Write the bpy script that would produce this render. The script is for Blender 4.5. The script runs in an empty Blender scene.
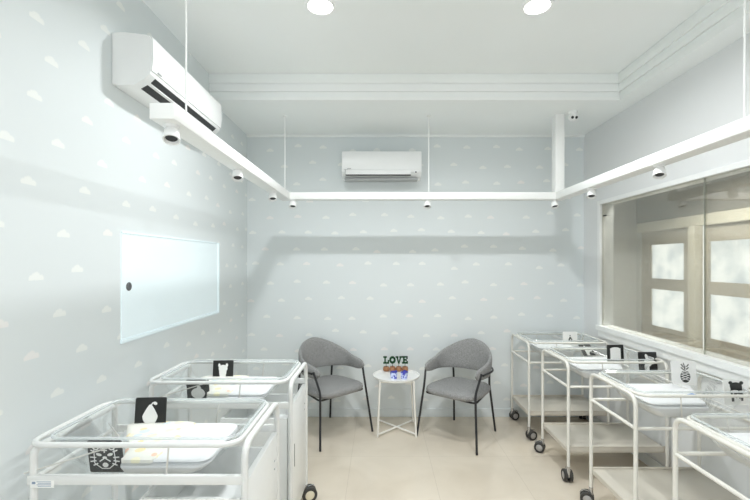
import bpy, bmesh, math, random
from mathutils import Vector, Matrix
random.seed(4)
S = bpy.context.scene
COL = S.collection
PI = math.pi

# ------------------------------------------------------------------ materials
def new_mat(name):
    m = bpy.data.materials.new(name); m.use_nodes = True
    nt = m.node_tree; nt.nodes.clear()
    out = nt.nodes.new('ShaderNodeOutputMaterial')
    return m, nt, out

def pmat(name, col, rough=.5, metal=0., noise=0., nscale=20., bump=0., bscale=200., spec=.5, coat=0.):
    m, nt, out = new_mat(name)
    b = nt.nodes.new('ShaderNodeBsdfPrincipled')
    b.inputs['Roughness'].default_value = rough
    b.inputs['Metallic'].default_value = metal
    b.inputs['Specular IOR Level'].default_value = spec
    b.inputs['Coat Weight'].default_value = coat
    tc = nt.nodes.new('ShaderNodeTexCoord')
    c = (*col, 1)
    if noise > 0:
        n = nt.nodes.new('ShaderNodeTexNoise'); n.inputs['Scale'].default_value = nscale
        n.inputs['Detail'].default_value = 4
        nt.links.new(tc.outputs['Object'], n.inputs['Vector'])
        r = nt.nodes.new('ShaderNodeValToRGB')
        r.color_ramp.elements[0].position = .3; r.color_ramp.elements[1].position = .7
        r.color_ramp.elements[0].color = (*[max(0, x * (1 - noise)) for x in col], 1)
        r.color_ramp.elements[1].color = (*[min(1, x * (1 + noise)) for x in col], 1)
        nt.links.new(n.outputs['Fac'], r.inputs['Fac']); nt.links.new(r.outputs['Color'], b.inputs['Base Color'])
    else:
        b.inputs['Base Color'].default_value = c
    if bump > 0:
        n2 = nt.nodes.new('ShaderNodeTexNoise'); n2.inputs['Scale'].default_value = bscale
        nt.links.new(tc.outputs['Object'], n2.inputs['Vector'])
        bp = nt.nodes.new('ShaderNodeBump'); bp.inputs['Strength'].default_value = bump
        bp.inputs['Distance'].default_value = .003
        nt.links.new(n2.outputs['Fac'], bp.inputs['Height']); nt.links.new(bp.outputs['Normal'], b.inputs['Normal'])
    nt.links.new(b.outputs[0], out.inputs[0])
    return m

def clear_mat(name, tint, haze=.05, hazecol=(.9, .95, .95), gl=.08, rough=.03, k=.35):
    m, nt, out = new_mat(name)
    t = nt.nodes.new('ShaderNodeBsdfTransparent'); t.inputs[0].default_value = (*tint, 1)
    g = nt.nodes.new('ShaderNodeBsdfGlossy'); g.inputs['Roughness'].default_value = rough
    g.inputs[0].default_value = (1, 1, 1, 1)
    d = nt.nodes.new('ShaderNodeBsdfDiffuse'); d.inputs[0].default_value = (*hazecol, 1)
    lw = nt.nodes.new('ShaderNodeLayerWeight'); lw.inputs['Blend'].default_value = .25
    mp = nt.nodes.new('ShaderNodeMath'); mp.operation = 'MULTIPLY_ADD'
    mp.inputs[1].default_value = k; mp.inputs[2].default_value = gl
    nt.links.new(lw.outputs['Fresnel'], mp.inputs[0])
    m1 = nt.nodes.new('ShaderNodeMixShader'); m1.inputs[0].default_value = haze
    nt.links.new(t.outputs[0], m1.inputs[1]); nt.links.new(d.outputs[0], m1.inputs[2])
    m2 = nt.nodes.new('ShaderNodeMixShader')
    nt.links.new(mp.outputs[0], m2.inputs[0]); nt.links.new(m1.outputs[0], m2.inputs[1]); nt.links.new(g.outputs[0], m2.inputs[2])
    nt.links.new(m2.outputs[0], out.inputs[0])
    return m

def emit_mat(name, col, s):
    m, nt, out = new_mat(name)
    e = nt.nodes.new('ShaderNodeEmission'); e.inputs[0].default_value = (*col, 1); e.inputs[1].default_value = s
    nt.links.new(e.outputs[0], out.inputs[0]); return m

class NB:
    def __init__(s, nt): s.nt = nt
    def m(s, op, *a):
        n = s.nt.nodes.new('ShaderNodeMath'); n.operation = op
        for i, v in enumerate(a):
            if isinstance(v, (int, float)): n.inputs[i].default_value = v
            else: s.nt.links.new(v, n.inputs[i])
        return n.outputs[0]

def cloud_paper(name, axis, base, DU=.275, DV=.163):
    """pale wallpaper printed with small staggered flat-bottomed clouds"""
    m, nt, out = new_mat(name); N = NB(nt)
    tc = nt.nodes.new('ShaderNodeTexCoord'); sp = nt.nodes.new('ShaderNodeSeparateXYZ')
    nt.links.new(tc.outputs['Object'], sp.inputs[0])
    u = N.m('ADD', sp.outputs[axis], 20.07); v = N.m('ADD', sp.outputs[2], 10.03)
    vr = N.m('DIVIDE', v, DV); row = N.m('FLOOR', vr)
    par = N.m('MODULO', row, 2.0)
    ur = N.m('ADD', N.m('DIVIDE', u, DU), N.m('MULTIPLY', par, .5)); colm = N.m('FLOOR', ur)
    cb = nt.nodes.new('ShaderNodeCombineXYZ'); nt.links.new(colm, cb.inputs[0]); nt.links.new(row, cb.inputs[1])
    wn = nt.nodes.new('ShaderNodeTexWhiteNoise'); nt.links.new(cb.outputs[0], wn.inputs['Vector'])
    sc = nt.nodes.new('ShaderNodeSeparateColor'); nt.links.new(wn.outputs['Color'], sc.inputs[0])
    fu = N.m('SUBTRACT', ur, colm); fv = N.m('SUBTRACT', vr, row)
    jx = N.m('MULTIPLY', N.m('SUBTRACT', sc.outputs[0], .5), .28)
    jy = N.m('MULTIPLY', N.m('SUBTRACT', sc.outputs[1], .5), .34)
    lu = N.m('MULTIPLY', N.m('SUBTRACT', N.m('SUBTRACT', fu, .5), jx), DU)
    lv = N.m('MULTIPLY', N.m('SUBTRACT', N.m('SUBTRACT', fv, .5), jy), DV)
    wob = nt.nodes.new('ShaderNodeTexNoise'); wob.inputs['Scale'].default_value = 60
    nt.links.new(tc.outputs['Object'], wob.inputs['Vector'])
    wv = N.m('MULTIPLY', N.m('SUBTRACT', wob.outputs['Fac'], .5), .006)
    mask = None
    for cx, cy, r in ((.003, .003, .0185), (-.019, -.004, .0145), (.023, -.003, .0145), (-.008, .006, .013)):
        dx = N.m('SUBTRACT', lu, cx); dy = N.m('SUBTRACT', lv, cy)
        d = N.m('SQRT', N.m('ADD', N.m('MULTIPLY', dx, dx), N.m('MULTIPLY', dy, dy)))
        s = N.m('DIVIDE', N.m('SUBTRACT', N.m('ADD', wv, r * 1.1), d), .006)
        mask = s if mask is None else N.m('MAXIMUM', mask, s)
    cut = N.m('DIVIDE', N.m('ADD', lv, .0125), .003)
    mask = N.m('MINIMUM', mask, cut)
    cl = nt.nodes.new('ShaderNodeClamp'); nt.links.new(mask, cl.inputs[0])
    pink = N.m('GREATER_THAN', sc.outputs[2], .8)
    cc = nt.nodes.new('ShaderNodeMix'); cc.data_type = 'RGBA'
    cc.inputs[6].default_value = (.88, .89, .86, 1); cc.inputs[7].default_value = (.88, .85, .83, 1)
    nt.links.new(pink, cc.inputs[0])
    mx = nt.nodes.new('ShaderNodeMix'); mx.data_type = 'RGBA'
    fac = N.m('MULTIPLY', cl.outputs[0], .68)
    nt.links.new(fac, mx.inputs[0]); mx.inputs[6].default_value = (*base, 1); nt.links.new(cc.outputs[2], mx.inputs[7])
    b = nt.nodes.new('ShaderNodeBsdfPrincipled'); b.inputs['Roughness'].default_value = .62
    b.inputs['Specular IOR Level'].default_value = .3
    nt.links.new(mx.outputs[2], b.inputs['Base Color']); nt.links.new(b.outputs[0], out.inputs[0])
    return m

def floor_mat():
    m, nt, out = new_mat('beige_tile'); N = NB(nt)
    tc = nt.nodes.new('ShaderNodeTexCoord'); sp = nt.nodes.new('ShaderNodeSeparateXYZ')
    nt.links.new(tc.outputs['Object'], sp.inputs[0])
    T = .6
    def joint(o, off):
        f = N.m('FRACT', N.m('DIVIDE', N.m('ADD', o, off), T))
        e = N.m('MINIMUM', f, N.m('SUBTRACT', 1.0, f))
        return N.m('LESS_THAN', e, .0028)
    j = N.m('MAXIMUM', joint(sp.outputs[0], 12.22), joint(sp.outputs[1], 12.42))
    n = nt.nodes.new('ShaderNodeTexNoise'); n.inputs['Scale'].default_value = 2.2; n.inputs['Detail'].default_value = 6
    n.inputs['Distortion'].default_value = .6
    nt.links.new(tc.outputs['Object'], n.inputs['Vector'])
    r = nt.nodes.new('ShaderNodeValToRGB')
    r.color_ramp.elements[0].position = .35; r.color_ramp.elements[1].position = .68
    r.color_ramp.elements[0].color = (.63, .555, .455, 1); r.color_ramp.elements[1].color = (.72, .645, .54, 1)
    nt.links.new(n.outputs['Fac'], r.inputs['Fac'])
    mx = nt.nodes.new('ShaderNodeMix'); mx.data_type = 'RGBA'
    nt.links.new(N.m('MULTIPLY', j, .35), mx.inputs[0]); nt.links.new(r.outputs['Color'], mx.inputs[6]); mx.inputs[7].default_value = (.4, .34, .27, 1)
    b = nt.nodes.new('ShaderNodeBsdfPrincipled'); b.inputs['Roughness'].default_value = .13
    b.inputs['Specular IOR Level'].default_value = .45
    nt.links.new(mx.outputs[2], b.inputs['Base Color']); nt.links.new(b.outputs[0], out.inputs[0])
    return m

def linen_mat(name, printed):
    m, nt, out = new_mat(name)
    b = nt.nodes.new('ShaderNodeBsdfPrincipled'); b.inputs['Roughness'].default_value = .85
    tc = nt.nodes.new('ShaderNodeTexCoord')
    n = nt.nodes.new('ShaderNodeTexNoise'); n.inputs['Scale'].default_value = 14; n.inputs['Detail'].default_value = 3
    nt.links.new(tc.outputs['Object'], n.inputs['Vector'])
    bp = nt.nodes.new('ShaderNodeBump'); bp.inputs['Strength'].default_value = .35; bp.inputs['Distance'].default_value = .01
    nt.links.new(n.outputs['Fac'], bp.inputs['Height']); nt.links.new(bp.outputs['Normal'], b.inputs['Normal'])
    if printed:   # scattered yellow and orange blossoms printed on the white cloth
        v = nt.nodes.new('ShaderNodeTexVoronoi'); v.inputs['Scale'].default_value = 22
        nt.links.new(tc.outputs['Object'], v.inputs['Vector'])
        N = NB(nt)
        k = N.m('LESS_THAN', v.outputs['Distance'], .42)
        sc = nt.nodes.new('ShaderNodeSeparateColor'); nt.links.new(v.outputs['Color'], sc.inputs[0])
        r = nt.nodes.new('ShaderNodeValToRGB'); r.color_ramp.interpolation = 'CONSTANT'
        e = r.color_ramp.elements
        e[0].position = 0; e[0].color = (.90, .74, .38, 1); e[1].position = .3; e[1].color = (.86, .86, .82, 1)
        x = e.new(.5); x.color = (.90, .55, .38, 1); x = e.new(.68); x.color = (.93, .88, .62, 1); x = e.new(.88); x.color = (.66, .74, .78, 1)
        nt.links.new(sc.outputs[0], r.inputs[0])
        mx = nt.nodes.new('ShaderNodeMix'); mx.data_type = 'RGBA'
        nt.links.new(N.m('MULTIPLY', k, .8), mx.inputs[0]); mx.inputs[6].default_value = (.82, .81, .75, 1)
        nt.links.new(r.outputs[0], mx.inputs[7]); nt.links.new(mx.outputs[2], b.inputs['Base Color'])
    else:
        b.inputs['Base Color'].default_value = (.79, .80, .81, 1)
    nt.links.new(b.outputs[0], out.inputs[0]); return m

def cup_mat():
    m, nt, out = new_mat('blue_white_glaze'); N = NB(nt)
    b = nt.nodes.new('ShaderNodeBsdfPrincipled'); b.inputs['Roughness'].default_value = .2
    tc = nt.nodes.new('ShaderNodeTexCoord')
    v = nt.nodes.new('ShaderNodeTexNoise'); v.inputs['Scale'].default_value = 55; v.inputs['Detail'].default_value = 1
    nt.links.new(tc.outputs['Object'], v.inputs['Vector'])
    r = nt.nodes.new('ShaderNodeValToRGB'); e = r.color_ramp.elements
    e[0].position = .50; e[0].color = (.60, .66, .93, 1); e[1].position = .58; e[1].color = (.09, .10, .50, 1)
    nt.links.new(v.outputs['Fac'], r.inputs[0]); nt.links.new(r.outputs[0], b.inputs['Base Color'])
    nt.links.new(b.outputs[0], out.inputs[0]); return m

M = {}
M['paper_back'] = cloud_paper('cloud_wallpaper_back', 0, (.72, .76, .768))
M['paper_side'] = cloud_paper('cloud_wallpaper_side', 1, (.72, .76, .768))
M['wall'] = pmat('white_wall_paint', (.745, .755, .76), .7, noise=.01, nscale=3)
M['ceil'] = pmat('ceiling_paint', (.87, .895, .89), .8, noise=.008, nscale=2)
M['cornice'] = pmat('cornice_paint', (.88, .90, .89), .5, noise=.008, nscale=2)
M['floor'] = floor_mat()
M['base'] = pmat('baseboard_paint', (.70, .74, .75), .4, noise=.02)
M['white'] = pmat('white_powder_coat', (.84, .85, .84), .35, noise=.01, nscale=30)
M['rail'] = pmat('white_track_paint', (.88, .885, .87), .45, noise=.01)
M['cream'] = pmat('cream_enamel_tube', (.74, .725, .675), .3, noise=.015, nscale=25)
M['offwhite'] = pmat('off_white_enamel_tube', (.73, .735, .72), .3, noise=.015, nscale=25)
M['shelf'] = pmat('greige_shelf_enamel', (.60, .56, .49), .28, noise=.04, nscale=6)
M['cab'] = pmat('white_cabinet_laminate', (.82, .83, .82), .3, noise=.01)
M['slot'] = pmat('dark_slot', (.10, .095, .085), .6, noise=.05)
M['plastic'] = pmat('white_plastic', (.86, .865, .86), .3, noise=.006)
M['dark'] = pmat('dark_vent', (.025, .026, .028), .5, noise=.1)
M['grey'] = pmat('grey_plastic', (.45, .46, .46), .4, noise=.05)
M['darkgrey'] = pmat('dark_grey_pull', (.11, .115, .12), .4, noise=.05)
M['wire'] = pmat('pale_steel_wire', (.68, .67, .64), .3, metal=.4, noise=.03)
M['acrylic'] = clear_mat('clear_acrylic', (.985, .99, .99), haze=.012, hazecol=(.95,.97,.97), gl=.015, k=.16)
M['lip'] = clear_mat('acrylic_edge', (.93, .96, .96), haze=.35, hazecol=(.93, .96, .96), gl=.08)
M['glass'] = clear_mat('smoky_window_glass', (.86, .85, .81), haze=.03, hazecol=(.6, .6, .55), gl=.05, rough=.01)
M['glassedge'] = clear_mat('glass_joint', (.85, .88, .85), haze=.3, hazecol=(.62, .64, .56), gl=.1)
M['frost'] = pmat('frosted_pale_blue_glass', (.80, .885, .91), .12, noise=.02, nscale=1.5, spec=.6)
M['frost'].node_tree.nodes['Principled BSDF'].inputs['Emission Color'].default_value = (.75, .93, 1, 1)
M['frost'].node_tree.nodes['Principled BSDF'].inputs['Emission Strength'].default_value = .08  # glow put into the glass, standing in for light behind it
M['linen'] = linen_mat('white_linen', False)
M['print'] = linen_mat('printed_linen', True)
M['tyre'] = pmat('black_rubber', (.035, .033, .03), .55, noise=.2)
M['hub'] = pmat('grey_caster_hub', (.42, .41, .40), .3, metal=.3, noise=.05)
M['hubcream'] = pmat('cream_caster_hub', (.72, .67, .52), .35, noise=.03)
M['steel'] = pmat('caster_steel', (.6, .6, .6), .25, metal=.9, noise=.04)
M['fabric'] = pmat('grey_woven_fabric', (.27, .268, .265), .9, noise=.34, nscale=160, bump=.5, bscale=420)
M['blackmetal'] = pmat('black_powder_coat', (.018, .018, .02), .4, noise=.1)
M['table'] = pmat('white_table_enamel', (.86, .86, .84), .3, noise=.008)
M['tableleg'] = pmat('ivory_table_leg', (.84, .82, .77), .3, noise=.01)
M['green'] = pmat('dark_green_moss', (.005, .055, .016), .9, noise=.45, nscale=140, bump=.8, bscale=300)
M['clay'] = pmat('terracotta', (.34, .16, .075), .6, noise=.3, nscale=60)
M['cup'] = cup_mat()
M['bluetop'] = pmat('deep_blue_petals', (.05, .055, .35), .7, noise=.4, nscale=90)
M['black'] = pmat('card_black', (.014, .015, .014), .4, noise=.1)
M['cardwhite'] = pmat('card_white', (.86, .86, .84), .4, noise=.01)
M['blue'] = pmat('blue_tag', (.06, .22, .6), .5, noise=.05)
M['ink'] = pmat('sticker_ink', (.25, .32, .42), .6, noise=.1)
M['header'] = pmat('corridor_dark_brown_header', (.20, .185, .155), .6, noise=.05)  # darker brown for the corridor header and ceiling
M['taupe'] = pmat('corridor_taupe_paint', (.58, .575, .54), .7, noise=.02, nscale=2)
M['doorwood'] = pmat('pale_olive_door_wood', (.41, .37, .295), .5, noise=.05, nscale=5)
M['post'] = pmat('pale_door_jamb', (.60, .56, .45), .5, noise=.03)
M['lamp'] = emit_mat('lamp_glow', (1, .985, .95), 9)

def pane_mat():
    m, nt, out = new_mat('backlit_frosted_pane')
    tc = nt.nodes.new('ShaderNodeTexCoord'); n = nt.nodes.new('ShaderNodeTexNoise'); n.inputs['Scale'].default_value = 5
    n.inputs['Detail'].default_value = 5
    nt.links.new(tc.outputs['Object'], n.inputs['Vector'])
    r = nt.nodes.new('ShaderNodeValToRGB'); r.color_ramp.elements[0].position = .35; r.color_ramp.elements[1].position = .6
    r.color_ramp.elements[0].color = (.55, .62, .66, 1); r.color_ramp.elements[1].color = (.86, .92, .92, 1)
    nt.links.new(n.outputs['Fac'], r.inputs[0])
    e = nt.nodes.new('ShaderNodeEmission'); e.inputs[1].default_value = 1.0
    nt.links.new(r.outputs[0], e.inputs[0]); nt.links.new(e.outputs[0], out.inputs[0]); return m
M['pane'] = pane_mat()

# ------------------------------------------------------------------ mesh helpers
def BM(): return bmesh.new()

def box(bm, c, s, bev=0., seg=2, mat=None):
    r = bmesh.ops.create_cube(bm, size=1)
    vs = r['verts']
    bmesh.ops.scale(bm, vec=s, verts=vs)
    if bev > 0:
        es = list({e for v in vs for e in v.link_edges})
        rr = bmesh.ops.bevel(bm, geom=es, offset=bev, segments=seg, profile=.5, affect='EDGES')
        vs = list({v for f in rr['faces'] for v in f.verts} | {v for v in vs if v.is_valid})
    if mat is not None: bmesh.ops.transform(bm, matrix=mat, verts=vs)
    bmesh.ops.translate(bm, vec=c, verts=vs)
    return vs

def span(bm, a, b, bev=0.):
    return box(bm, [(a[i] + b[i]) / 2 for i in range(3)], [abs(b[i] - a[i]) for i in range(3)], bev)

def fillet(pts, r, n=5, closed=False):
    pts = [Vector(p) for p in pts]; out = []; L = len(pts)
    for i, p in enumerate(pts):
        if not closed and i in (0, L - 1): out.append(p); continue
        a = (pts[i - 1] - p); b = (pts[(i + 1) % L] - p)
        rr = min(r, a.length * .49, b.length * .49)
        a = p + a.normalized() * rr; b = p + b.normalized() * rr
        for k in range(n + 1):
            t = k / n; out.append(a * (1 - t) ** 2 + p * 2 * t * (1 - t) + b * t * t)
    return out

def tube(bm, pts, r, closed=False, seg=10):
    pts = [Vector(p) for p in pts]; n = len(pts); rings = []
    prev = None
    for i, p in enumerate(pts):
        if closed: t = (pts[(i + 1) % n] - pts[i - 1]).normalized()
        elif i == 0: t = (pts[1] - pts[0]).normalized()
        elif i == n - 1: t = (pts[-1] - pts[-2]).normalized()
        else: t = ((pts[i + 1] - p).normalized() + (p - pts[i - 1]).normalized()).normalized()
        if prev is None:
            up = Vector((0, 0, 1)) if abs(t.z) < .9 else Vector((1, 0, 0))
            u = t.cross(up).normalized()
        else:
            u = (prev - t * prev.dot(t)).normalized()
        prev = u; w = t.cross(u)
        rad = r[i] if isinstance(r, (list, tuple)) else r
        rings.append([bm.verts.new(p + (u * math.cos(2 * PI * k / seg) + w * math.sin(2 * PI * k / seg)) * rad) for k in range(seg)])
    m = n if closed else n - 1
    for i in range(m):
        A = rings[i]; B = rings[(i + 1) % n]
        for k in range(seg):
            bm.faces.new((A[k], A[(k + 1) % seg], B[(k + 1) % seg], B[k]))
    if not closed:
        bm.faces.new(rings[0][::-1]); bm.faces.new(rings[-1])

def lathe(bm, prof, seg=32, mat=None):
    rings = []; allv = []
    for r, z in prof:
        if r < 1e-6: rg = [bm.verts.new((0, 0, z))]
        else: rg = [bm.verts.new((r * math.cos(2 * PI * k / seg), r * math.sin(2 * PI * k / seg), z)) for k in range(seg)]
        rings.append(rg); allv += rg
    for A, B in zip(rings, rings[1:]):
        for k in range(seg):
            k2 = (k + 1) % seg
            if len(A) == 1 and len(B) == 1: continue
            if len(A) == 1: bm.faces.new((A[0], B[k2], B[k]))
            elif len(B) == 1: bm.faces.new((A[k], A[k2], B[0]))
            else: bm.faces.new((A[k], A[k2], B[k2], B[k]))
    if mat is not None: bmesh.ops.transform(bm, matrix=mat, verts=allv)
    return allv

def loft(bm, rings, cap0=True, cap1=True, closed=True):
    R = [[bm.verts.new(p) for p in rg] for rg in rings]; n = len(R[0])
    for A, B in zip(R, R[1:]):
        for k in range(n if closed else n - 1):
            bm.faces.new((A[k], A[(k + 1) % n], B[(k + 1) % n], B[k]))
    if cap0: bm.faces.new(R[0][::-1])
    if cap1: bm.faces.new(R[-1])
    return R

def extrude_poly(bm, poly, o, ux, uy, un, d):
    """flat outline poly in the (ux,uy) plane at o given thickness d along un"""
    o, ux, uy, un = map(Vector, (o, ux, uy, un))
    A = [o + ux * x + uy * y for x, y in poly]
    loft(bm, [A, [p + un * d for p in A]])

def obj(name, bm, mat, parent=None, smooth=True, kind=None):
    bmesh.ops.recalc_face_normals(bm, faces=bm.faces)
    me = bpy.data.meshes.new(name); bm.to_mesh(me); bm.free()
    me.materials.append(mat)
    if smooth:
        for p in me.polygons: p.use_smooth = True
        me.set_sharp_from_angle(angle=math.radians(38))
    o = bpy.data.objects.new(name, me); COL.objects.link(o)
    if parent is not None: o.parent = parent
    if kind: o['kind'] = kind
    return o

def struct(name, bm, mat, parent=None, smooth=False):
    return obj(name, bm, mat, parent, smooth, kind='structure' if parent is None else None)

def tag(o, label, cat, group=None):
    o['label'] = label; o['category'] = cat
    if group: o['group'] = group
    return o

def thing(name, label, cat, loc=(0, 0, 0), rz=0, group=None):
    o = bpy.data.objects.new(name, None); COL.objects.link(o)
    o.empty_display_size = .05
    o.location = loc; o.rotation_euler = (0, 0, rz)
    return tag(o, label, cat, group)

def dup(root, label=None, group=None):
    r = root.copy(); COL.objects.link(r)
    if label: r['label'] = label
    if group: r['group'] = group
    for ch in list(root.children):
        c = ch.copy(); COL.objects.link(c); c.parent = r
        for g in list(ch.children):
            d = g.copy(); COL.objects.link(d); d.parent = c
    return r

# ------------------------------------------------------------------ room shell
XL, XR, YB, YF = -1.29, 1.98, 4.0, -1.6
ZH, ZS = 2.92, 2.73           # high ceiling, lowered soffit
XS, YS = 1.82, 3.125          # soffit edges

bm = BM(); span(bm, (XL - .15, YF - .15, -.1), (XR + .15, YB + .15, 0)); struct('floor', bm, M['floor'])
bm = BM(); span(bm, (XL - .15, YB, 0), (XR + .15, YB + .12, 3.1)); struct('wall_back', bm, M['paper_back'])
# left wall with the opening for the sliding window
WL = (2.05, 3.28, 1.10, 1.65)
bm = BM()
span(bm, (XL - .12, YF - .15, 0), (XL, WL[0], 3.1)); span(bm, (XL - .12, WL[1], 0), (XL, YB, 3.1))
span(bm, (XL - .12, WL[0], 0), (XL, WL[1], WL[2])); span(bm, (XL - .12, WL[0], WL[3]), (XL, WL[1], 3.1))
struct('wall_left', bm, M['paper_side'])
# right wall with the viewing window
WR = (.55, 3.71, .93, 2.02)
bm = BM()
span(bm, (XR, YF - .15, 0), (XR + .12, WR[0], 3.1)); span(bm, (XR, WR[1], 0), (XR + .12, YB, 3.1))
span(bm, (XR, WR[0], 0), (XR + .12, WR[1], WR[2])); span(bm, (XR, WR[0], WR[3]), (XR + .12, WR[1], 3.1))
struct('wall_right', bm, M['wall'])
WF = (-1.05, 1.75, .55, 2.55)      # opening added in the unseen wall behind the camera to let fill light in
bm = BM()
span(bm, (XL, YF - .12, 0), (WF[0], YF, 3.1)); span(bm, (WF[1], YF - .12, 0), (XR, YF, 3.1))
span(bm, (WF[0], YF - .12, 0), (WF[1], YF, WF[2])); span(bm, (WF[0], YF - .12, WF[3]), (WF[1], YF, 3.1))
struct('wall_front', bm, M['wall'])
bm = BM()
for x in (WF[0], (WF[0] + WF[1]) / 2 - .02, WF[1] - .04): span(bm, (x, YF - .08, WF[2]), (x + .04, YF - .03, WF[3]))
for z in (WF[2], WF[3] - .04): span(bm, (WF[0] + .04, YF - .08, z), (WF[1] - .04, YF - .03, z + .04))
struct('window_added_fill', bm, M['white'])  # unseen frame for the added fill opening
bm = BM(); span(bm, (XL, YF, ZH), (XR, YB, ZH + .15)); ceil = struct('ceiling', bm, M['ceil'])
bm = BM(); span(bm, (XL, YS, ZS), (XR, YB, ZH)); struct('ceiling_soffit', bm, M['ceil'], ceil)
bm = BM(); span(bm, (XS, YF, ZS), (XR, YS, ZH)); struct('ceiling_side_soffit', bm, M['ceil'], ceil)
# stepped cornice along the two soffit edges
bm = BM()
zs = [ZS - .004, ZS + .058, ZS + .118, ZH]
for i in range(3):
    e = .005 + .011 * i
    a, b = (zs[i], zs[i + 1])
    prof = (XS - e, YS - e)
    span(bm, (XL, YS - e, a), (XS, YS + .002, b), .004)
    span(bm, (XS - e, YF, a), (XS + .002, YS, b), .004)
struct('trim_1', bm, M['cornice'], smooth=True)
bm = BM(); span(bm, (XL, YB - .025, ZS - .02), (XR, YB, ZS), .004); struct('trim_2', bm, M['cornice'])
bm = BM(); span(bm, (XL, YB - .012, 0), (XR, YB, .08), .003); struct('baseboard_back', bm, M['base'])
bm = BM(); span(bm, (XL, YF, 0), (XL + .012, YB - .012, .08), .003); struct('baseboard_left', bm, M['base'])
bm = BM(); span(bm, (XR - .012, YF, 0), (XR, YB - .012, .08), .003); struct('baseboard_right', bm, M['base'])

# left sliding window of frosted pale blue glass
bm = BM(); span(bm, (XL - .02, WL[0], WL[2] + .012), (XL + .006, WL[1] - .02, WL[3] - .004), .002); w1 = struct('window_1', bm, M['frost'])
bm = BM()
span(bm, (XL - .05, WL[0] - .004, WL[2] - .006), (XL + .010, WL[1], WL[2] + .012))
span(bm, (XL - .05, WL[0] + .0, WL[3] - .006), (XL + .010, WL[1], WL[3] + .002))
span(bm, (XL - .05, WL[1] - .022, WL[2]), (XL + .012, WL[1] + .004, WL[3]))
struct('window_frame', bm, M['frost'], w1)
bm = BM()
RY = Matrix.Rotation(PI / 2, 4, 'Y')
lathe(bm, [(0, 0), (.022, 0), (.022, .003), (.018, .005), (.014, .003), (0, .0025)], 28, Matrix.Translation((XL + .006, 2.105, 1.375)) @ RY)
struct('finger_pull', bm, M['darkgrey'], w1, True)
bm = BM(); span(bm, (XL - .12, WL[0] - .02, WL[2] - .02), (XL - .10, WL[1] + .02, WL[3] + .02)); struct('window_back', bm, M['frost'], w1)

# right viewing window
bm = BM(); span(bm, (XR + .012, WR[0], WR[2] + .002), (XR + .02, 2.528, WR[3] - .004)); w2 = struct('window_2', bm, M['glass'])
bm = BM(); span(bm, (XR + .012, 2.536, WR[2] + .002), (XR + .02, WR[1] - .012, WR[3] - .004)); struct('glass_pane', bm, M['glass'], w2)
bm = BM(); span(bm, (XR + .011, 2.5295, WR[2] + .002), (XR + .021, 2.5345, WR[3] - .004)); struct('glass_joint', bm, M['glassedge'], w2)
bm = BM()
span(bm, (XR - .010, WR[1] - .012, WR[2] + .001), (XR + .115, WR[1] + .026, WR[3] + .03), .002)
span(bm, (XR - .010, WR[0], WR[3] - .004), (XR + .115, WR[1] - .012, WR[3] + .03), .002)
struct('window_frame', bm, M['white'], w2)
bm = BM()
span(bm, (XR - .030, WR[0], WR[2] - .04), (XR + .115, WR[1] + .02, WR[2] + .002), .001)
span(bm, (XR - .018, WR[0], WR[2] - .10), (XR + .01, WR[1], WR[2] - .038), .004)
struct('window_sill', bm, M['white'], w2)
bm = BM(); span(bm, (XR + .002, 3.62, 1.905), (XR + .012, 3.665, 1.915)); struct('glass_clip', bm, M['dark'], w2)

# ---- corridor beyond the window
CX, CY0, CY1 = 3.2, -.5, 5.14
bm = BM(); span(bm, (XR + .12, CY0, -.1), (CX + .2, CY1 + .2, 0)); struct('floor_corridor', bm, M['floor'])
bm = BM(); span(bm, (XR + .12, CY0, 2.62), (CX + .2, CY1 + .2, 2.72)); struct('ceiling_corridor', bm, M['header'])
bm = BM(); span(bm, (XR, CY1, 0), (CX + .2, CY1 + .12, 2.7)); span(bm, (XR + .0, YB + .12, 0), (XR + .12, CY1, 2.7)); struct('wall_corridor_end', bm, M['taupe'])
bm = BM(); span(bm, (XR + .12, CY0 - .1, 0), (CX + .2, CY0, 2.7)); struct('wall_corridor_front', bm, M['taupe'])
bm = BM()
span(bm, (CX, CY0, 0), (CX + .1, 1.6, 1.93)); span(bm, (CX, 5.06, 0), (CX + .1, CY1, 1.93))
struct('wall_corridor_side', bm, M['taupe'])
bm = BM(); span(bm, (CX, CY0, 1.93), (CX + .1, CY1, 2.7)); struct('wall_corridor_header', bm, M['header'])
bm = BM(); span(bm, (CX - .03, 1.6, 1.86), (CX, 5.08, 1.97), .004)
span(bm, (CX - .09, 4.08, 0), (CX, 4.165, 1.86), .004)
struct('trim_3', bm, M['post'])
def door(idx, y0, y1):
    bm = BM()
    py0, py1 = y0 + (y1 - y0) * .2, y1 - (y1 - y0) * (.2 if idx == 1 else .07)
    zr = [(.22, .62), (.76, 1.185), (1.31, 1.70)] if idx != 4 else [(.22, .62), (.76, 1.185), (1.31, 1.70)]
    span(bm, (CX, y0, .01), (CX + .04, py0, 1.9)); span(bm, (CX, py1, .01), (CX + .04, y1, 1.9))
    e = [.01] + [z for ab in zr for z in ab] + [1.9]
    for a, b in zip(e[::2], e[1::2]): span(bm, (CX, py0, a), (CX + .04, py1, b))
    d = struct('door_%d' % idx, bm, M['doorwood'])
    for a, b in zr:
        bm = BM(); span(bm, (CX + .015, py0, a), (CX + .025, py1, b)); struct('frosted_pane', bm, M['pane'], d)
    return d
door(1, 4.17, 5.04); door(2, 3.14, 4.07); door(3, 2.2, 3.13); door(4, 1.6, 2.19)

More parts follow.
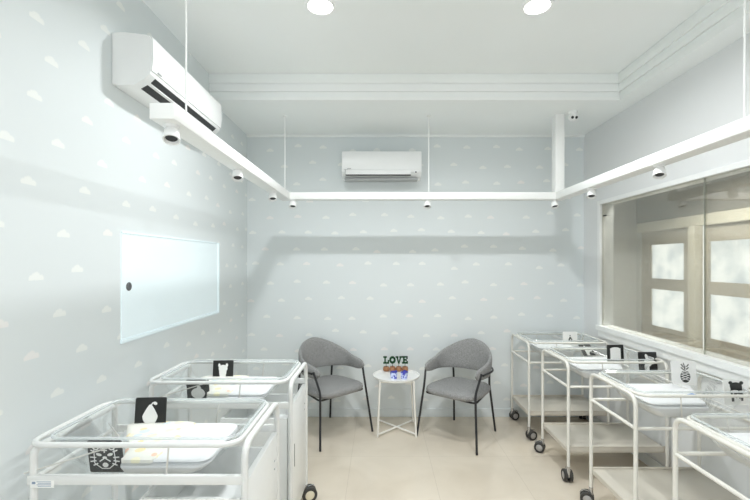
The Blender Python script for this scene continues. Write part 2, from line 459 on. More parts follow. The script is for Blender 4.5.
# ------------------------------------------------------------------ ceiling downlights
def area(name, loc, size, power, col=(.955, .985, 1), spread=PI, rot=(0, 0, 0)):
    l = bpy.data.lights.new(name, 'AREA'); l.shape = 'DISK'; l.size = size; l.energy = power; l.color = col; l.spread = spread
    o = bpy.data.objects.new(name, l); COL.objects.link(o); o.location = loc; o.rotation_euler = rot
    return o
POW = 9.6
dl = thing('ceiling_downlight', 'lit round recessed downlight above the left chair, left of the two in view', 'ceiling light', (-.33, 2.28, ZH), 0, None)
bm = BM(); lathe(bm, [(.066, -.004), (.070, -.010), (.084, -.006), (.088, 0), (.062, 0), (.062, -.004)], 40); obj('trim_ring', bm, M['plastic'], dl)
bm = BM(); lathe(bm, [(0, -.0045), (.066, -.0045), (.066, -.002), (0, -.002)], 40); obj('light_disc', bm, M['lamp'], dl)
dl2 = dup(dl, 'lit round recessed downlight above the right chair, right of the two in view'); dl2.location = (.87, 2.28, ZH)
for x, y in ((-.33, 2.28), (.87, 2.28), (-.33, .55), (.87, .55), (-.33, -.9), (.87, -.9)):
    a = area('downlight_lamp', (x, y, ZH - .02), .11, POW if y > 1 else POW * .32, spread=math.radians(156))
    if y < 1:
        d3 = dup(dl, 'lit round recessed downlight in the ceiling outside the picture'); d3.location = (x, y, ZH); d3['group'] = 'downlights outside the picture'
    a.name = 'lamp_source'
pl = area('added_fill_portal', ((WF[0] + WF[1]) / 2, YF - .1, (WF[2] + WF[3]) / 2), 1, 0, rot=(PI / 2, 0, 0))  # guides the added fill light through the unseen opening
pl.data.shape = 'RECTANGLE'; pl.data.size = WF[1] - WF[0]; pl.data.size_y = WF[3] - WF[2]; pl.data.cycles.is_portal = True
area('corridor_fill_light', (2.5, 3.6, 2.58), .3, 18, spread=math.radians(130))  # unseen light added to brighten the corridor

# ------------------------------------------------------------------ hanging light track
TZ0, TZ1 = 2.022, 2.080
track = thing('hanging_track', 'white U-shaped light track hanging from the ceiling around the room', 'light track', (0, 0, TZ0))
def th(bm_): bmesh.ops.translate(bm_, vec=(0, 0, -TZ0), verts=bm_.verts); return bm_
TL0, TL1, TR0, TR1, TB0, TB1 = -.84, -.75, 1.46, 1.55, 3.42, 3.51
bm = BM(); span(bm, (TL0, 1.5, TZ0), (TL1, TB1, TZ1), .002); obj('left_beam', th(bm), M['rail'], track)
bm = BM(); span(bm, (TR0, 1.0, TZ0), (TR1, TB1, TZ1), .002); obj('right_beam', th(bm), M['rail'], track)
bm = BM(); span(bm, (TL1, TB0, TZ0), (TR0, TB1, TZ1), .002); obj('cross_beam', th(bm), M['rail'], track)
bm = BM(); span(bm, (1.46, 3.425, TZ1), (1.535, 3.505, ZS), .003); obj('ceiling_post', th(bm), M['rail'], track)
for x, y, zt in ((-.80, 1.70, ZH), (-.80, 3.465, ZS), (.41, 3.465, ZS), (1.505, 1.70, ZH)):
    bm = BM(); tube(bm, [(x, y, TZ1 - .005), (x, y, zt - .01)], .004, seg=8)
    r = obj('suspension_rod', th(bm), M['rail'], track)
    bm = BM(); lathe(bm, [(0, 0), (.02, 0), (.02, -.006), (.008, -.014), (0, -.014)], 20, Matrix.Translation((x, y, zt - TZ0))); obj('ceiling_cup', bm, M['rail'], r)

def spot(label, x, y, tilt, az):
    t = thing('track_spotlight', label, 'spotlight', (x, y, TZ0), az, None)
    if spot.proto is None:
        bm = BM(); lathe(bm, [(0, 0), (.028, 0), (.028, -.010), (.014, -.015), (.012, -.024), (0, -.024)], 24); obj('mount', bm, M['plastic'], t)
        bm = BM(); R = Matrix.Translation((0, 0, -.018)) @ Matrix.Rotation(math.radians(24), 4, 'X')
        lathe(bm, [(0, 0), (.022, 0), (.026, -.005), (.031, -.043), (.031, -.047), (.026, -.047), (.021, -.036), (0, -.036)], 28, R); obj('lamp_head', bm, M['plastic'], t)
        bm = BM(); lathe(bm, [(0, -.0375), (.0215, -.0375), (.0215, -.0355), (0, -.0355)], 24, R); obj('lens', bm, M['dark'], t)
        spot.proto = t
    else:
        for ch in spot.proto.children:
            c = ch.copy(); COL.objects.link(c); c.parent = t
    return t
spot.proto = None
spot('white tilted spotlight nearest the camera, under the near end of the left track', -.795, 1.575, 0, math.radians(200))
spot('white spotlight halfway along the left track, beneath the far end of the side air conditioner', -.795, 2.30, 0, math.radians(200))
spot('white spotlight under the left track, third from its near end', -.795, 3.05, 0, math.radians(200))
spot('small white spotlight under the back left corner of the track', -.73, 3.465, 0, math.radians(180))
spot('small white spotlight under the cross beam of the track, below the thin middle rod', .395, 3.465, 0, math.radians(180))
spot('small white spotlight under the back right corner of the track, below the square post', 1.465, 3.465, 0, math.radians(180))
spot('white spotlight under the right track, near the far corner of the viewing window', 1.505, 2.93, 0, math.radians(150))
spot('largest white spotlight on the right track, above the viewing window', 1.505, 2.22, 0, math.radians(150))

# dual-lens ceiling camera
cam_t = thing('security_camera', 'small white dome camera with two dark lenses on the ceiling beside the square post', 'camera', (1.585, 3.38, ZS))
bm = BM(); lathe(bm, [(0, 0), (.036, 0), (.036, -.012), (.028, -.02), (0, -.02)], 28); obj('camera_base', bm, M['plastic'], cam_t)
bm = BM(); lathe(bm, [(0, -.018), (.026, -.018), (.034, -.03), (.036, -.045), (.030, -.062), (.018, -.072), (0, -.075)], 28); hd = obj('camera_head', bm, M['plastic'], cam_t)
for s in (-1, 1):
    bm = BM(); lathe(bm, [(0, 0), (.0115, 0), (.010, .006), (0, .008)], 18, Matrix.Translation((s * .016 - .004, -.030, -.054)) @ Matrix.Rotation(math.radians(100), 4, 'X')); obj('lens', bm, M['dark'], hd)

# ------------------------------------------------------------------ air conditioners
def aircon(label, W, loc, rz, opened):
    """local: back at y=0, front towards -y, hangs from z=0 (bottom) up"""
    t = thing('air_conditioner', label, 'air conditioner', loc, rz)
    H, D = .255, .20 if not opened else .188
    prof = [(0, .006), (0, H), (-.06, H + .002), (-D + .012, H - .012), (-D, H - .03), (-D - .004, H * .5), (-D + .004, .055), (-D + .03, .03), (-.105, .0), (-.03, -.002)]
    n = 1
    bm = BM(); loft(bm, [[(x, y, z) for y, z in prof] for x in (-W / 2, -W / 2 + .008, W / 2 - .008, W / 2)])
    for v in bm.verts:
        if abs(abs(v.co.x) - W / 2) < 1e-5: v.co.y = -.1 + (v.co.y + .1) * (.985); v.co.z = H / 2 + (v.co.z - H / 2) * .985
    obj('body', bm, M['plastic'], t)
    bm = BM()
    fp = [(-D - .0005, H - .018), (-D - .008, H - .03), (-D - .011, H * .5), (-D - .004, .072), (-D + .003, .072), (-D + .003, H - .03)]
    loft(bm, [[(x, y, z) for y, z in fp] for x in (-W / 2 + .002, W / 2 - .002)]); obj('front_panel', bm, M['plastic'], t)
    # outlet slots and louvre on the sloping underside
    def onslope(s, out):   # s 0 front .. 1 back
        P = [(-D + .004, .055), (-D + .03, .03), (-.105, 0.)]
        y, z = [(P[0][c] + (P[1][c] - P[0][c]) * s / .35) if s < .35 else (P[1][c] + (P[2][c] - P[1][c]) * (s - .35) / .65) for c in (0, 1)]
        return y - out * .4, z - out
    if opened:
        for s0, s1 in ((.04, .33), (.52, .92)):
            bm = BM(); y0, z0 = onslope(s0, .0015); y1, z1 = onslope(s1, .0015)
            span_ = [(y0, z0), (y1, z1), (y1, z1 + .006), (y0 + .004, z0 + .006)]
            loft(bm, [[(x, y, z) for y, z in span_] for x in (-W / 2 + .05, W / 2 - .06)]); obj('air_outlet', bm, M['dark'], t, False)
        bm = BM(); y0, z0 = onslope(.36, .006); y1, z1 = onslope(.48, .006)
        loft(bm, [[(x, y, z) for y, z in [(y0, z0), (y1, z1), (y1, z1 + .005), (y0, z0 + .005)]] for x in (-W / 2 + .066, W / 2 - .086)]); obj('louvre', bm, M['plastic'], t, False)
    else:
        bm = BM(); span(bm, (-W / 2 + .035, -D - .005, .026), (W / 2 - .10, -D + .03, .066), .003); lv = obj('louvre', bm, M['plastic'], t)
        bm = BM(); span(bm, (-W / 2 + .035, -D - .006, .019), (W / 2 - .10, -D + .02, .026)); obj('air_outlet', bm, M['dark'], t, False)
        bm = BM(); span(bm, (-W / 2 + .03, -D - .0055, .024), (-W / 2 + .035, -D + .01, .070)); span(bm, (-W / 2 + .02, -D - .0055, .0705), (-W / 2 + .055, -D - .003, .0735)); obj('louvre_seam', bm, M['grey'], t, False)
        bm = BM(); lathe(bm, [(0, 0), (.007, 0), (.006, .004), (0, .004)], 16, Matrix.Translation((W / 2 - .052, -D + .002, .05)) @ Matrix.Rotation(PI / 2, 4, 'X')); obj('sensor_eye', bm, M['dark'], t)
        bm = BM(); span(bm, (-W / 2 + .02, -.16, -.012), (W / 2 - .03, -.03, .0), .003); obj('drip_tray', bm, M['grey'], t)
    bm = BM(); span(bm, (-W / 2 + .05, -D - .0095 if opened else -D - .0095, .078), (-W / 2 + .085, -D - .004, .084)); obj('badge', bm, M['grey'], t, False)
    return t
aircon('white split air conditioner high on the back wall, louvre nearly closed', .735, (.016, YB - .001, 2.28), 0, False)
aircon('white split air conditioner high on the left wall with open dark outlet slots', .86, (XL + .001, 2.41, 2.35), PI / 2, True)

# ------------------------------------------------------------------ bassinet trolleys
def rrect(x0, x1, y0, y1, r, z, n=5):
    pts = []
    for cx, cy, a0 in ((x1 - r, y1 - r, 0), (x0 + r, y1 - r, 90), (x0 + r, y0 + r, 180), (x1 - r, y0 + r, 270)):
        for k in range(n + 1):
            a = math.radians(a0 + 90 * k / n); pts.append((cx + r * math.cos(a), cy + r * math.sin(a), z))
    return pts

def caster(parent, x, y, top, R, yaw, hub, nm='caster'):
    """twin-wheel swivel caster; hub children are sub-parts"""
    off = .022
    ca, sa = math.cos(yaw), math.sin(yaw)
    Rz = Matrix.Translation((x, y, 0)) @ Matrix.Rotation(yaw, 4, 'Z')
    bm = BM()
    RX = Matrix.Rotation(PI / 2, 4, 'X')
    for s in (-1, 1):
        lathe(bm, [(R * .62, -.011), (R * .86, -.013), (R, -.008), (R, .008), (R * .86, .013), (R * .62, .011), (R * .62, -.011)], 28, Rz @ Matrix.Translation((off, s * .017, R)) @ RX)
    w = obj(nm, bm, M['tyre'], parent)
    bm = BM()
    for s in (-1, 1):
        lathe(bm, [(0, -.013), (R * .5, -.012), (R * .64, -.009), (R * .64, .009), (R * .5, .012), (0, .013)], 24, Rz @ Matrix.Translation((off, s * .017, R)) @ RX)
    obj('hub', bm, hub, w)
    bm = BM()
    lathe(bm, [(0, R * 1.3), (.012, R * 1.3), (.012, top), (0, top)], 16, Matrix.Translation((x, y, 0)))
    bm2 = [(-.012, R * 1.0), (-.012, R * 1.75), (.012, R * 2.0), (.05, R * 2.12), (.064, R * 1.6), (.045, R * 1.9), (.02, R * 1.6), (.012, R * 1.0)]
    A = [Rz @ Vector((px, -.004, pz)) for px, pz in bm2]; B = [Rz @ Vector((px, .004, pz)) for px, pz in bm2]
    loft(bm, [A, B]); obj('fork', bm, M['steel'], w)

def tub_rings(L, W, zt, zb, inset, n=6):
    SL = .1035 if L > .7 else .07
    """basin section rings, ends slope in more than the sides"""
    out = []
    for t in (0, .25, .5, .72, .88, .97, 1):
        z = zt + (zb - zt) * t
        f = t ** 1.6; g = t ** 3
        ex = .05 * t + SL * f; ey = .008 * t + .022 * g
        out.append((inset + ex, L - inset - .02 - .05 * t - .06 * g, -W / 2 + .018 + ey, W / 2 - .018 - ey, .05 + .02 * t, z))
    return out

def trolley(label, loc, rz, left, yaws):
    t = thing('bassinet_trolley', label, 'baby bassinet', loc, rz)
    L, W = (.755, .44) if left else (.67, .445)
    top = .873 if left else .815
    rz_ = .756 if left else .65
    tm = M['offwhite'] if left else M['cream']
    r = .012
    cz = .105
    # aisle-end and wall-end arches
    for x in (0, L):
        bm = BM()
        h = W / 2; q = left and x == L; xx = x - (.03 if q else 0); tp = top - (.016 if q else 0)
        tube(bm, fillet([(xx, -h + .004 * q, cz), (xx, -h + .004 * q, tp), (xx, h - .004 * q, tp), (xx, h - .004 * q, cz)], .06 - .035 * q, 6), r if left else .0105, seg=12)
        if not left or x == L:
            tube(bm, [(xx, -h, rz_), (xx, h, rz_)], .009, seg=8)
        obj('end_frame', bm, tm, t)
    # top guard loop
    bm = BM(); tube(bm, fillet([(.028, -W / 2 + .002, top), (L - .004, -W / 2 + .002, top), (L - .004, W / 2 - .002, top), (.028, W / 2 - .002, top)], .07, 6, True), .0095 if left else .008, closed=True, seg=10)
    obj('guard_loop', bm, tm, t)
    for s in (-1, 1):
        bm = BM()
        if left: span(bm, (.0, s * W / 2 - .009, rz_ - .016), (L - .016, s * W / 2 + .009, rz_ + .016), .003)
        else: tube(bm, [(0, s * W / 2, rz_), (L, s * W / 2, rz_)], .009, seg=8)
        obj('side_rail', bm, tm, t)
    if not left:
        bm = BM(); span(bm, (.0, -W / 2 + .012, .196), (L, W / 2 - .012, .228), .004)
        for s in (-1, 1): span(bm, (.0, s * (W / 2 - .016) - .004, .228), (L, s * (W / 2 - .016) + .004, .240), .001)
        obj('lower_shelf', bm, M['shelf'], t)
    else:
        bm = BM()
        x0, x1, y0, y1, z0, z1 = .02, .37, -W / 2 + .015, W / 2 - .015, .13, .68
        span(bm, (x0, y0, z0), (x1, y0 + .014, z1)); span(bm, (x0, y1 - .014, z0), (x1, y1, z1))
        span(bm, (x1 - .014, y0 + .014, z0), (x1, y1 - .014, z1)); span(bm, (x0, y0 + .014, z0), (x1 - .014, y1 - .014, z0 + .015))
        span(bm, (x0 + .0, y0 + .014, z1 - .14), (x1 - .014, y1 - .014, z1 - .125))
        obj('cabinet_body', bm, M['cab'], t, False)
        bm = BM(); span(bm, (-.004, -W / 2 + .014, .12), (.018, W / 2 - .014, .742), .003); d = obj('cabinet_door', bm, M['cab'], t)
        sy = -(W / 2 - .10)
        bm = BM(); span(bm, (-.0055, .135, .40), (-.0035, .145, .52)); obj('handle_slot', bm, M['slot'], d, False)
        for zz in (.60, .635):
            bm = BM(); lathe(bm, [(0, 0), (.005, 0), (.004, .003), (0, .003)], 12, Matrix.Translation((-.004, -.16, zz)) @ Matrix.Rotation(-PI / 2, 4, 'Y'))
            obj('door_screw', bm, M['grey'], d)
        bm = BM(); span(bm, (.0, -W / 2 - .004, .10), (L, W / 2 + .004, .128), .003); obj('bottom_tray', bm, M['cab'], t)
    # clear tub
    zt, zb = top + .016, rz_ + (-.016 if left else .030)
    inset = .035
    rings = tub_rings(L, W, zt, zb, inset)
    bm = BM()
    o = [rrect(*a) for a in rings]
    th_ = .004
    inn = [rrect(a[0] + th_, a[1] - th_, a[2] + th_, a[3] - th_, a[4], max(a[5], zb + th_)) for a in rings]
    loft(bm, o[::1] , cap0=False, cap1=True); loft(bm, inn, cap0=False, cap1=True)
    tub = obj('tub', bm, M['acrylic'], t)
    a = rings[0]
    bm = BM(); tube(bm, rrect(a[0], a[1], a[2], a[3], a[4], zt), .0055, closed=True, seg=8); obj('tub_rim', bm, M['lip'], tub)
    # cradle wire slung under the tub
    xx = L * .36; bm = BM(); h = W / 2
    tube(bm, fillet([(xx - .012, -h, top), (xx, -h + .006, zb + .02), (xx + .014, -h + .05, zb - .005), (xx + .014, h - .05, zb - .005), (xx, h - .006, zb + .02), (xx - .012, h, top)], .02, 4), .003, seg=6)
    obj('cradle_wire', bm, M['wire'], t)
    h = W / 2
    for pts in ([(L, -h, rz_ + .02), (L - .30, h - .05, top)], [(L, h, rz_ + .02), (L - .34, h - .03, top)]):
        bm = BM(); tube(bm, pts, .0028, seg=6); obj('tilt_wire', bm, M['wire'], t)
    # casters
    R = .040 if not left else .047
    k = 0
    for x in (0, L):
        for s in (-1, 1):
            caster(t, x - (.03 if left and x > 0 else 0), s * W / 2, cz + .005, R, yaws[k % len(yaws)], M['hubcream'] if left else M['hub']); k += 1
    t['top'] = top; t['zb'] = zb; t['L'] = L; t['W'] = W
    return t, dict(L=L, W=W, top=top, zb=zb, zt=zt, rings=rings)

def mattress(label, loc, rz, g, printed, blanket=True):
    t = thing('bassinet_mattress', label, 'mattress', loc, rz)
    L, W = g['L'], g['W']; zb = g['zb'] + .006; zt = g['zt']; H = (g['zt'] - g['zb'])
    bm = BM(); rg = []
    hh = .105
    for t_, gap in ((1, .02), (.96, .008), (.85, .006), (.7, .006), (.5, .006)):
        pass
    def ext(z):   # tub inner extents at height z
        tt = min(1, max(0, (zt - z) / (zt - g['zb'])))
        f = tt ** 1.6; q = tt ** 3
        ex = .05 * tt + (.1035 if L > .7 else .07) * f; ey = .008 * tt + .022 * q
        return .035 + ex, L - .035 - .02 - .05 * tt - .06 * q, W / 2 - .018 - ey
    Lm = .085 if not printed else .062
    sgn = 1 if printed else -1
    def skew(bm_):          # cushion is shorter on the side where the second card stands
        a, b, h = ext(zt)
        for v in bm_.verts:
            k = max(0, (v.co.x - L * .45) / (b - L * .45)); q = min(1, max(0, (sgn * v.co.y / h + .45) / .9))
            v.co.x -= k * q * (.20 if printed else .17)
        return bm_
    for dz, gp in ((0, .018), (.004, .009), (.012, .007), (.035, .007), (.055, .007), (.068, .012), (.077, .026), (.081, .055)):
        dz *= Lm / .105 * (1 if not printed else .85)
        z = zb + dz; a, b, h = ext(z)
        rg.append(rrect(a + gp, b - gp, -h + gp, h - gp, .05, z))
    loft(bm, rg); o = obj('cushion', bm if printed is None else skew(bm), M['linen'], t)
    ztop = rg[-1][0][2]
    z = ztop - .004; a, b, h = ext(z)
    X1 = b - (.25 if printed else .03)
    bm = BM(); rg = []
    for dz, gp in ((0, .05), (.003, .026), (.009, .018), (.015, .022), (.020, .04), (.022, .08)):
        rg.append(rrect(a + gp * .8, X1 - gp * .5, -h + gp, h - gp, .045, z + dz))
    loft(bm, rg); obj('quilt', skew(bm), M['linen'], t)
    if printed:
        bm = BM(); rg = []
        for dz, gp in ((-.002, .03), (.006, .014), (.018, .014), (.026, .03), (.029, .055)):
            rg.append(rrect(X1 - .07 + gp * .4, b - .01 - gp, -h + gp, h - gp, .04, z + dz))
        loft(bm, rg); obj('printed_cloth', skew(bm), M['print'], t)
    t['q'] = z + .022
    return t

trs = {}
LW = [('far', 2.36, -.465), ('near', 1.63, -.463)]
RYS = [('first', 3.70, 1.258), ('second', 3.025, 1.282), ('third', 2.325, 1.305), ('fourth', 1.605, 1.31)]
labL = {'far': 'off-white bassinet trolley with cabinet on the left, the farther one beside the grey chair',
        'near': 'off-white bassinet trolley with cabinet in the left foreground, nearest the camera'}
labR = {'first': 'cream tube bassinet trolley on the right standing closest to the back wall',
        'second': 'cream tube bassinet trolley on the right, second out from the back wall',
        'third': 'third cream bassinet trolley out from the back wall, holding the pineapple card',
        'fourth': 'cream tube bassinet trolley cut off by the lower right corner of the picture'}
matL = {'far': 'white mattress and cloth in the clear tub of the farther left trolley',
        'near': 'white mattress with yellow flowered cloth in the left foreground trolley'}
matR = {'first': 'white mattress in the right trolley closest to the back wall',
        'second': 'white mattress in the right trolley second out from the back wall',
        'third': 'white mattress with a blue tag in the third right trolley, under the pineapple card',
        'fourth': 'white mattress in the trolley cut off at the lower right corner'}
for k, y, x in LW:
    t, g = trolley(labL[k], (x, y, 0), PI, True, [math.radians(a) for a in (200, 70, 30, 120)])
    t['group'] = 'off-white bassinet trolleys along the left wall'; trs[k] = (t, g)
    mm = mattress(matL[k], (x, y, 0), PI, g, True); print('TOP', k, mm['q']); del mm['q']; mm['group'] = 'bassinet mattresses'
for i, (k, y, x) in enumerate(RYS):
    ya = [[15, 12, 0, 60], [85, 150, 0, 40], [60, 155, 10, 30], [30, 60, 0, 40]][i]
    t, g = trolley(labR[k], (x, y, 0), 0, False, [math.radians(a) for a in ya])
    t['group'] = 'cream bassinet trolleys along the right wall'; trs[k] = (t, g)
    mm = mattress(matR[k], (x, y, 0), 0, g, False); print('TOP', k, mm['q']); mm['group'] = 'bassinet mattresses'
    if k == 'third':
        bm = BM(); zz = mm['q']
        box(bm, (.41, -.06, zz + .0012), (.045, .025, .002), 0, mat=Matrix.Rotation(.4, 4, 'Z')); obj('blue_tag', bm, M['blue'], mm)
    del mm['q']
for k in ('far', 'near', 'first', 'second', 'third', 'fourth'):
    for p in ('top', 'zb', 'L', 'W'): del trs[k][0][p]
# rating sticker on the near left trolley rail
t = trs['near'][0]
rail = [c for c in t.children if c.name.startswith('side_rail')]
near_rail = [c for c in rail if sum(v.co.y for v in c.data.vertices) > 0][0]
bm = BM(); span(bm, (.645, .2292, .733), (.725, .2300, .757)); st = obj('sticker', bm, M['cardwhite'], near_rail, False)
bm = BM()
for q in range(4): span(bm, (.655, .2300, .737 + q * .005), (.700 + (q % 2) * .004, .2304, .739 + q * .005))
span(bm, (.708, .2300, .745), (.720, .2304, .753)); obj('sticker_print', bm, M['ink'], st, False)

# ------------------------------------------------------------------ picture cards
def ell(cx, cy, rx, ry, n=24, rot=0):
    c, s = math.cos(rot), math.sin(rot)
    return [(cx + rx * math.cos(2 * PI * k / n) * c - ry * math.sin(2 * PI * k / n) * s,
             cy + rx * math.cos(2 * PI * k / n) * s + ry * math.sin(2 * PI * k / n) * c) for k in range(n)]
def stroke(x0, y0, x1, y1, w):
    d = Vector((x1 - x0, y1 - y0)).normalized(); n = Vector((-d.y, d.x)) * w / 2
    return [(x0 + n.x, y0 + n.y), (x0 - n.x, y0 - n.y), (x1 - n.x, y1 - n.y), (x1 + n.x, y1 + n.y)]
def rc(x0, y0, x1, y1): return [(x0, y0), (x1, y0), (x1, y1), (x0, y1)]
def rr2(s, r):
    return [(p[0], p[1]) for p in rrect(-s, s, -s, s, r, 0, 4)]

def ring(cx, cy, R, w, n=16):
    return [stroke(cx + R * math.cos(2 * PI * k / n), cy + R * math.sin(2 * PI * k / n), cx + R * math.cos(2 * PI * (k + 1.15) / n), cy + R * math.sin(2 * PI * (k + 1.15) / n), w) for k in range(n)]

def card(label, loc, rz, lean, base, layers, size=.13, roll=0):
    """card facing local -y, bottom edge at its origin; layers = [(material, [outlines in -1..1])]"""
    t = thing('picture_card', label, 'picture card', loc, 0, 'picture cards in the bassinets')
    t.rotation_euler = (lean, roll, rz)
    h = size / 2
    bm = BM(); extrude_poly(bm, [(x * h, y * h) for x, y in rr2(1, .1)], (0, 0, h), (1, 0, 0), (0, 0, 1), (0, 1, 0), .004)
    obj('card_board', bm, base, t)
    for li, (m, polys) in enumerate(layers):
        bm = BM()
        for k, p in enumerate(polys):
            extrude_poly(bm, [(x * h, y * h) for x, y in p], (0, -.0006 - li * .0006 - k * .00001, h), (1, 0, 0), (0, 0, 1), (0, 1, 0), .0006)
        obj('motif', bm, m, t, False)
    return t

K, Wt = M['black'], M['cardwhite']
def pear():
    body = []
    for k in range(40):
        a = 2 * PI * k / 40; y = math.sin(a)
        w = .50 if y < -.1 else .50 - .24 * min(1, (y + .1) / .9) ** .8
        body.append((w * math.cos(a) - .02, -.05 + .66 * y - .06))
    return [(Wt, [body, ell(.28, .62, .14, .10, rot=-.5), stroke(.02, .5, .14, .68, .07)])]
def tiger():
    P = []
    P += ring(-.52, .62, .17, .08) + ring(.40, .62, .17, .08)
    P += [stroke(-.3, .55, .2, .55, .07), stroke(-.2, .4, .12, .4, .07), stroke(-.04, .7, -.04, .25, .07)]
    P += [ell(-.38, .14, .17, .09, rot=-.3), ell(.28, .14, .17, .09, rot=.3)]
    for s in (-1, 1):
        c = -.05
        P += [stroke(c + s * .5, .3, c + s * .78, .42, .07), stroke(c + s * .5, -.05, c + s * .85, -.02, .07), stroke(c + s * .5, -.25, c + s * .85, -.3, .07), stroke(c + s * .42, -.42, c + s * .7, -.55, .07)]
        P += [stroke(c + s * .06, -.12, c + s * .32, -.3, .07), stroke(c + s * .58, .5, c + s * .62, -.4, .05), stroke(c + s * .62, -.4, c + s * .25, -.72, .05)]
    P += [ell(-.05, -.05, .13, .08), ell(-.05, -.52, .17, .15), stroke(-.3, -.74, .2, -.74, .05)]
    return [(Wt, P)]
def llama():
    return [(Wt, [ell(-.02, -.12, .36, .60), ell(0, .2, .44, .36), rc(-.32, -.8, .28, -.45), ell(-.38, .52, .12, .18), ell(.36, .52, .12, .18)] )]
def fruit(): return [(Wt, [ell(0, -.25, .62, .5), ell(.1, .25, .18, .2)])]
def sheet(): return [(Wt, [rc(-.62, -.8, .62, .60), ell(0, .58, .5, .14)])]
def blackpine():
    body = ell(.1, -.30, .40, .50)
    cross = [stroke(.1 - .36, -.62 + q * .2, .1 + .30, -.38 + q * .2, .045) for q in range(4)] + [stroke(.1 - .30, -.40 + q * .2, .1 + .36, -.64 + q * .2, .045) for q in range(4)]
    leaf = [stroke(0, .25, -.22, .45, .08), stroke(.02, .45, -.2, .72, .08), stroke(.08, .25, .12, .6, .08), stroke(.2, .28, .4, .46, .08), stroke(.24, .5, .42, .72, .08), stroke(.05, .6, .0, .82, .07)]
    return [(K, [body] + leaf), (Wt, cross)]
def cow():
    return [(K, [ell(0, .45, .5, .32), ell(-.42, .72, .16, .14), ell(.46, .72, .16, .14), rc(-.45, .12, .5, .45), ell(.15, -.2, .38, .32), stroke(-.5, .1, -.34, -.2, .16), rc(-.42, -.75, -.22, -.35), rc(.32, -.7, .5, -.1)]),
            (Wt, [ell(-.1, .05, .3, .1), ell(.1, -.35, .09, .2)])]
def smallpic(): return [(K, [[(-.3, -.25), (.35, -.25), (.1, .25), (-.08, .28)], ell(0, .45, .08, .08)]), (Wt, [ell(.03, -.1, .08, .1)])]
def dog(): return [(Wt, [ell(0, -.1, .42, .45), ell(-.1, .45, .16, .35, rot=.3), ell(.45, -.1, .4, .2), rc(-.4, -.95, .1, -.4)])]
R_ = math.radians
card('black card with a white pear, standing in the left foreground bassinet', (-.985, 1.762, .787), R_(3), R_(-6), K, pear(), .13)
card('black card with a tiger face leaning in the left foreground bassinet', (-.978, 1.478, .746), R_(0), R_(9), K, tiger(), .122)
card('black card with a white llama, standing in the farther left bassinet', (-.945, 2.475, .787), R_(3), R_(-6), K, llama(), .12)
card('black card with a rounded white shape, under the guard loop of the farther left bassinet', (-.975, 2.215, .752), R_(0), R_(8), K, fruit(), .12)
card('white card with a tiny black picture, in the right bassinet closest to the back wall', (1.665, 3.60, .765), R_(0), R_(-6), Wt, smallpic(), .125)
card('dark card lying half hidden at the wall end of the first right bassinet', (1.80, 3.53, .70), R_(10), R_(-45), K, dog(), .11)
card('black card with a white blank square, in the second right bassinet', (1.735, 3.03, .764), R_(2), R_(-5), K, sheet(), .125)
card('black card with a white figure, at the wall end of the second right bassinet', (1.888, 2.895, .735), R_(0), R_(-8), K, dog(), .13)
card('white card with a black pineapple, standing in the third right bassinet', (1.812, 2.45, .768), R_(-3), R_(-6), Wt, blackpine(), .142)
card('white card with a black cow, leaning at the near side of the third right bassinet', (1.878, 2.165, .750), R_(0), R_(-6), Wt, cow(), .13)

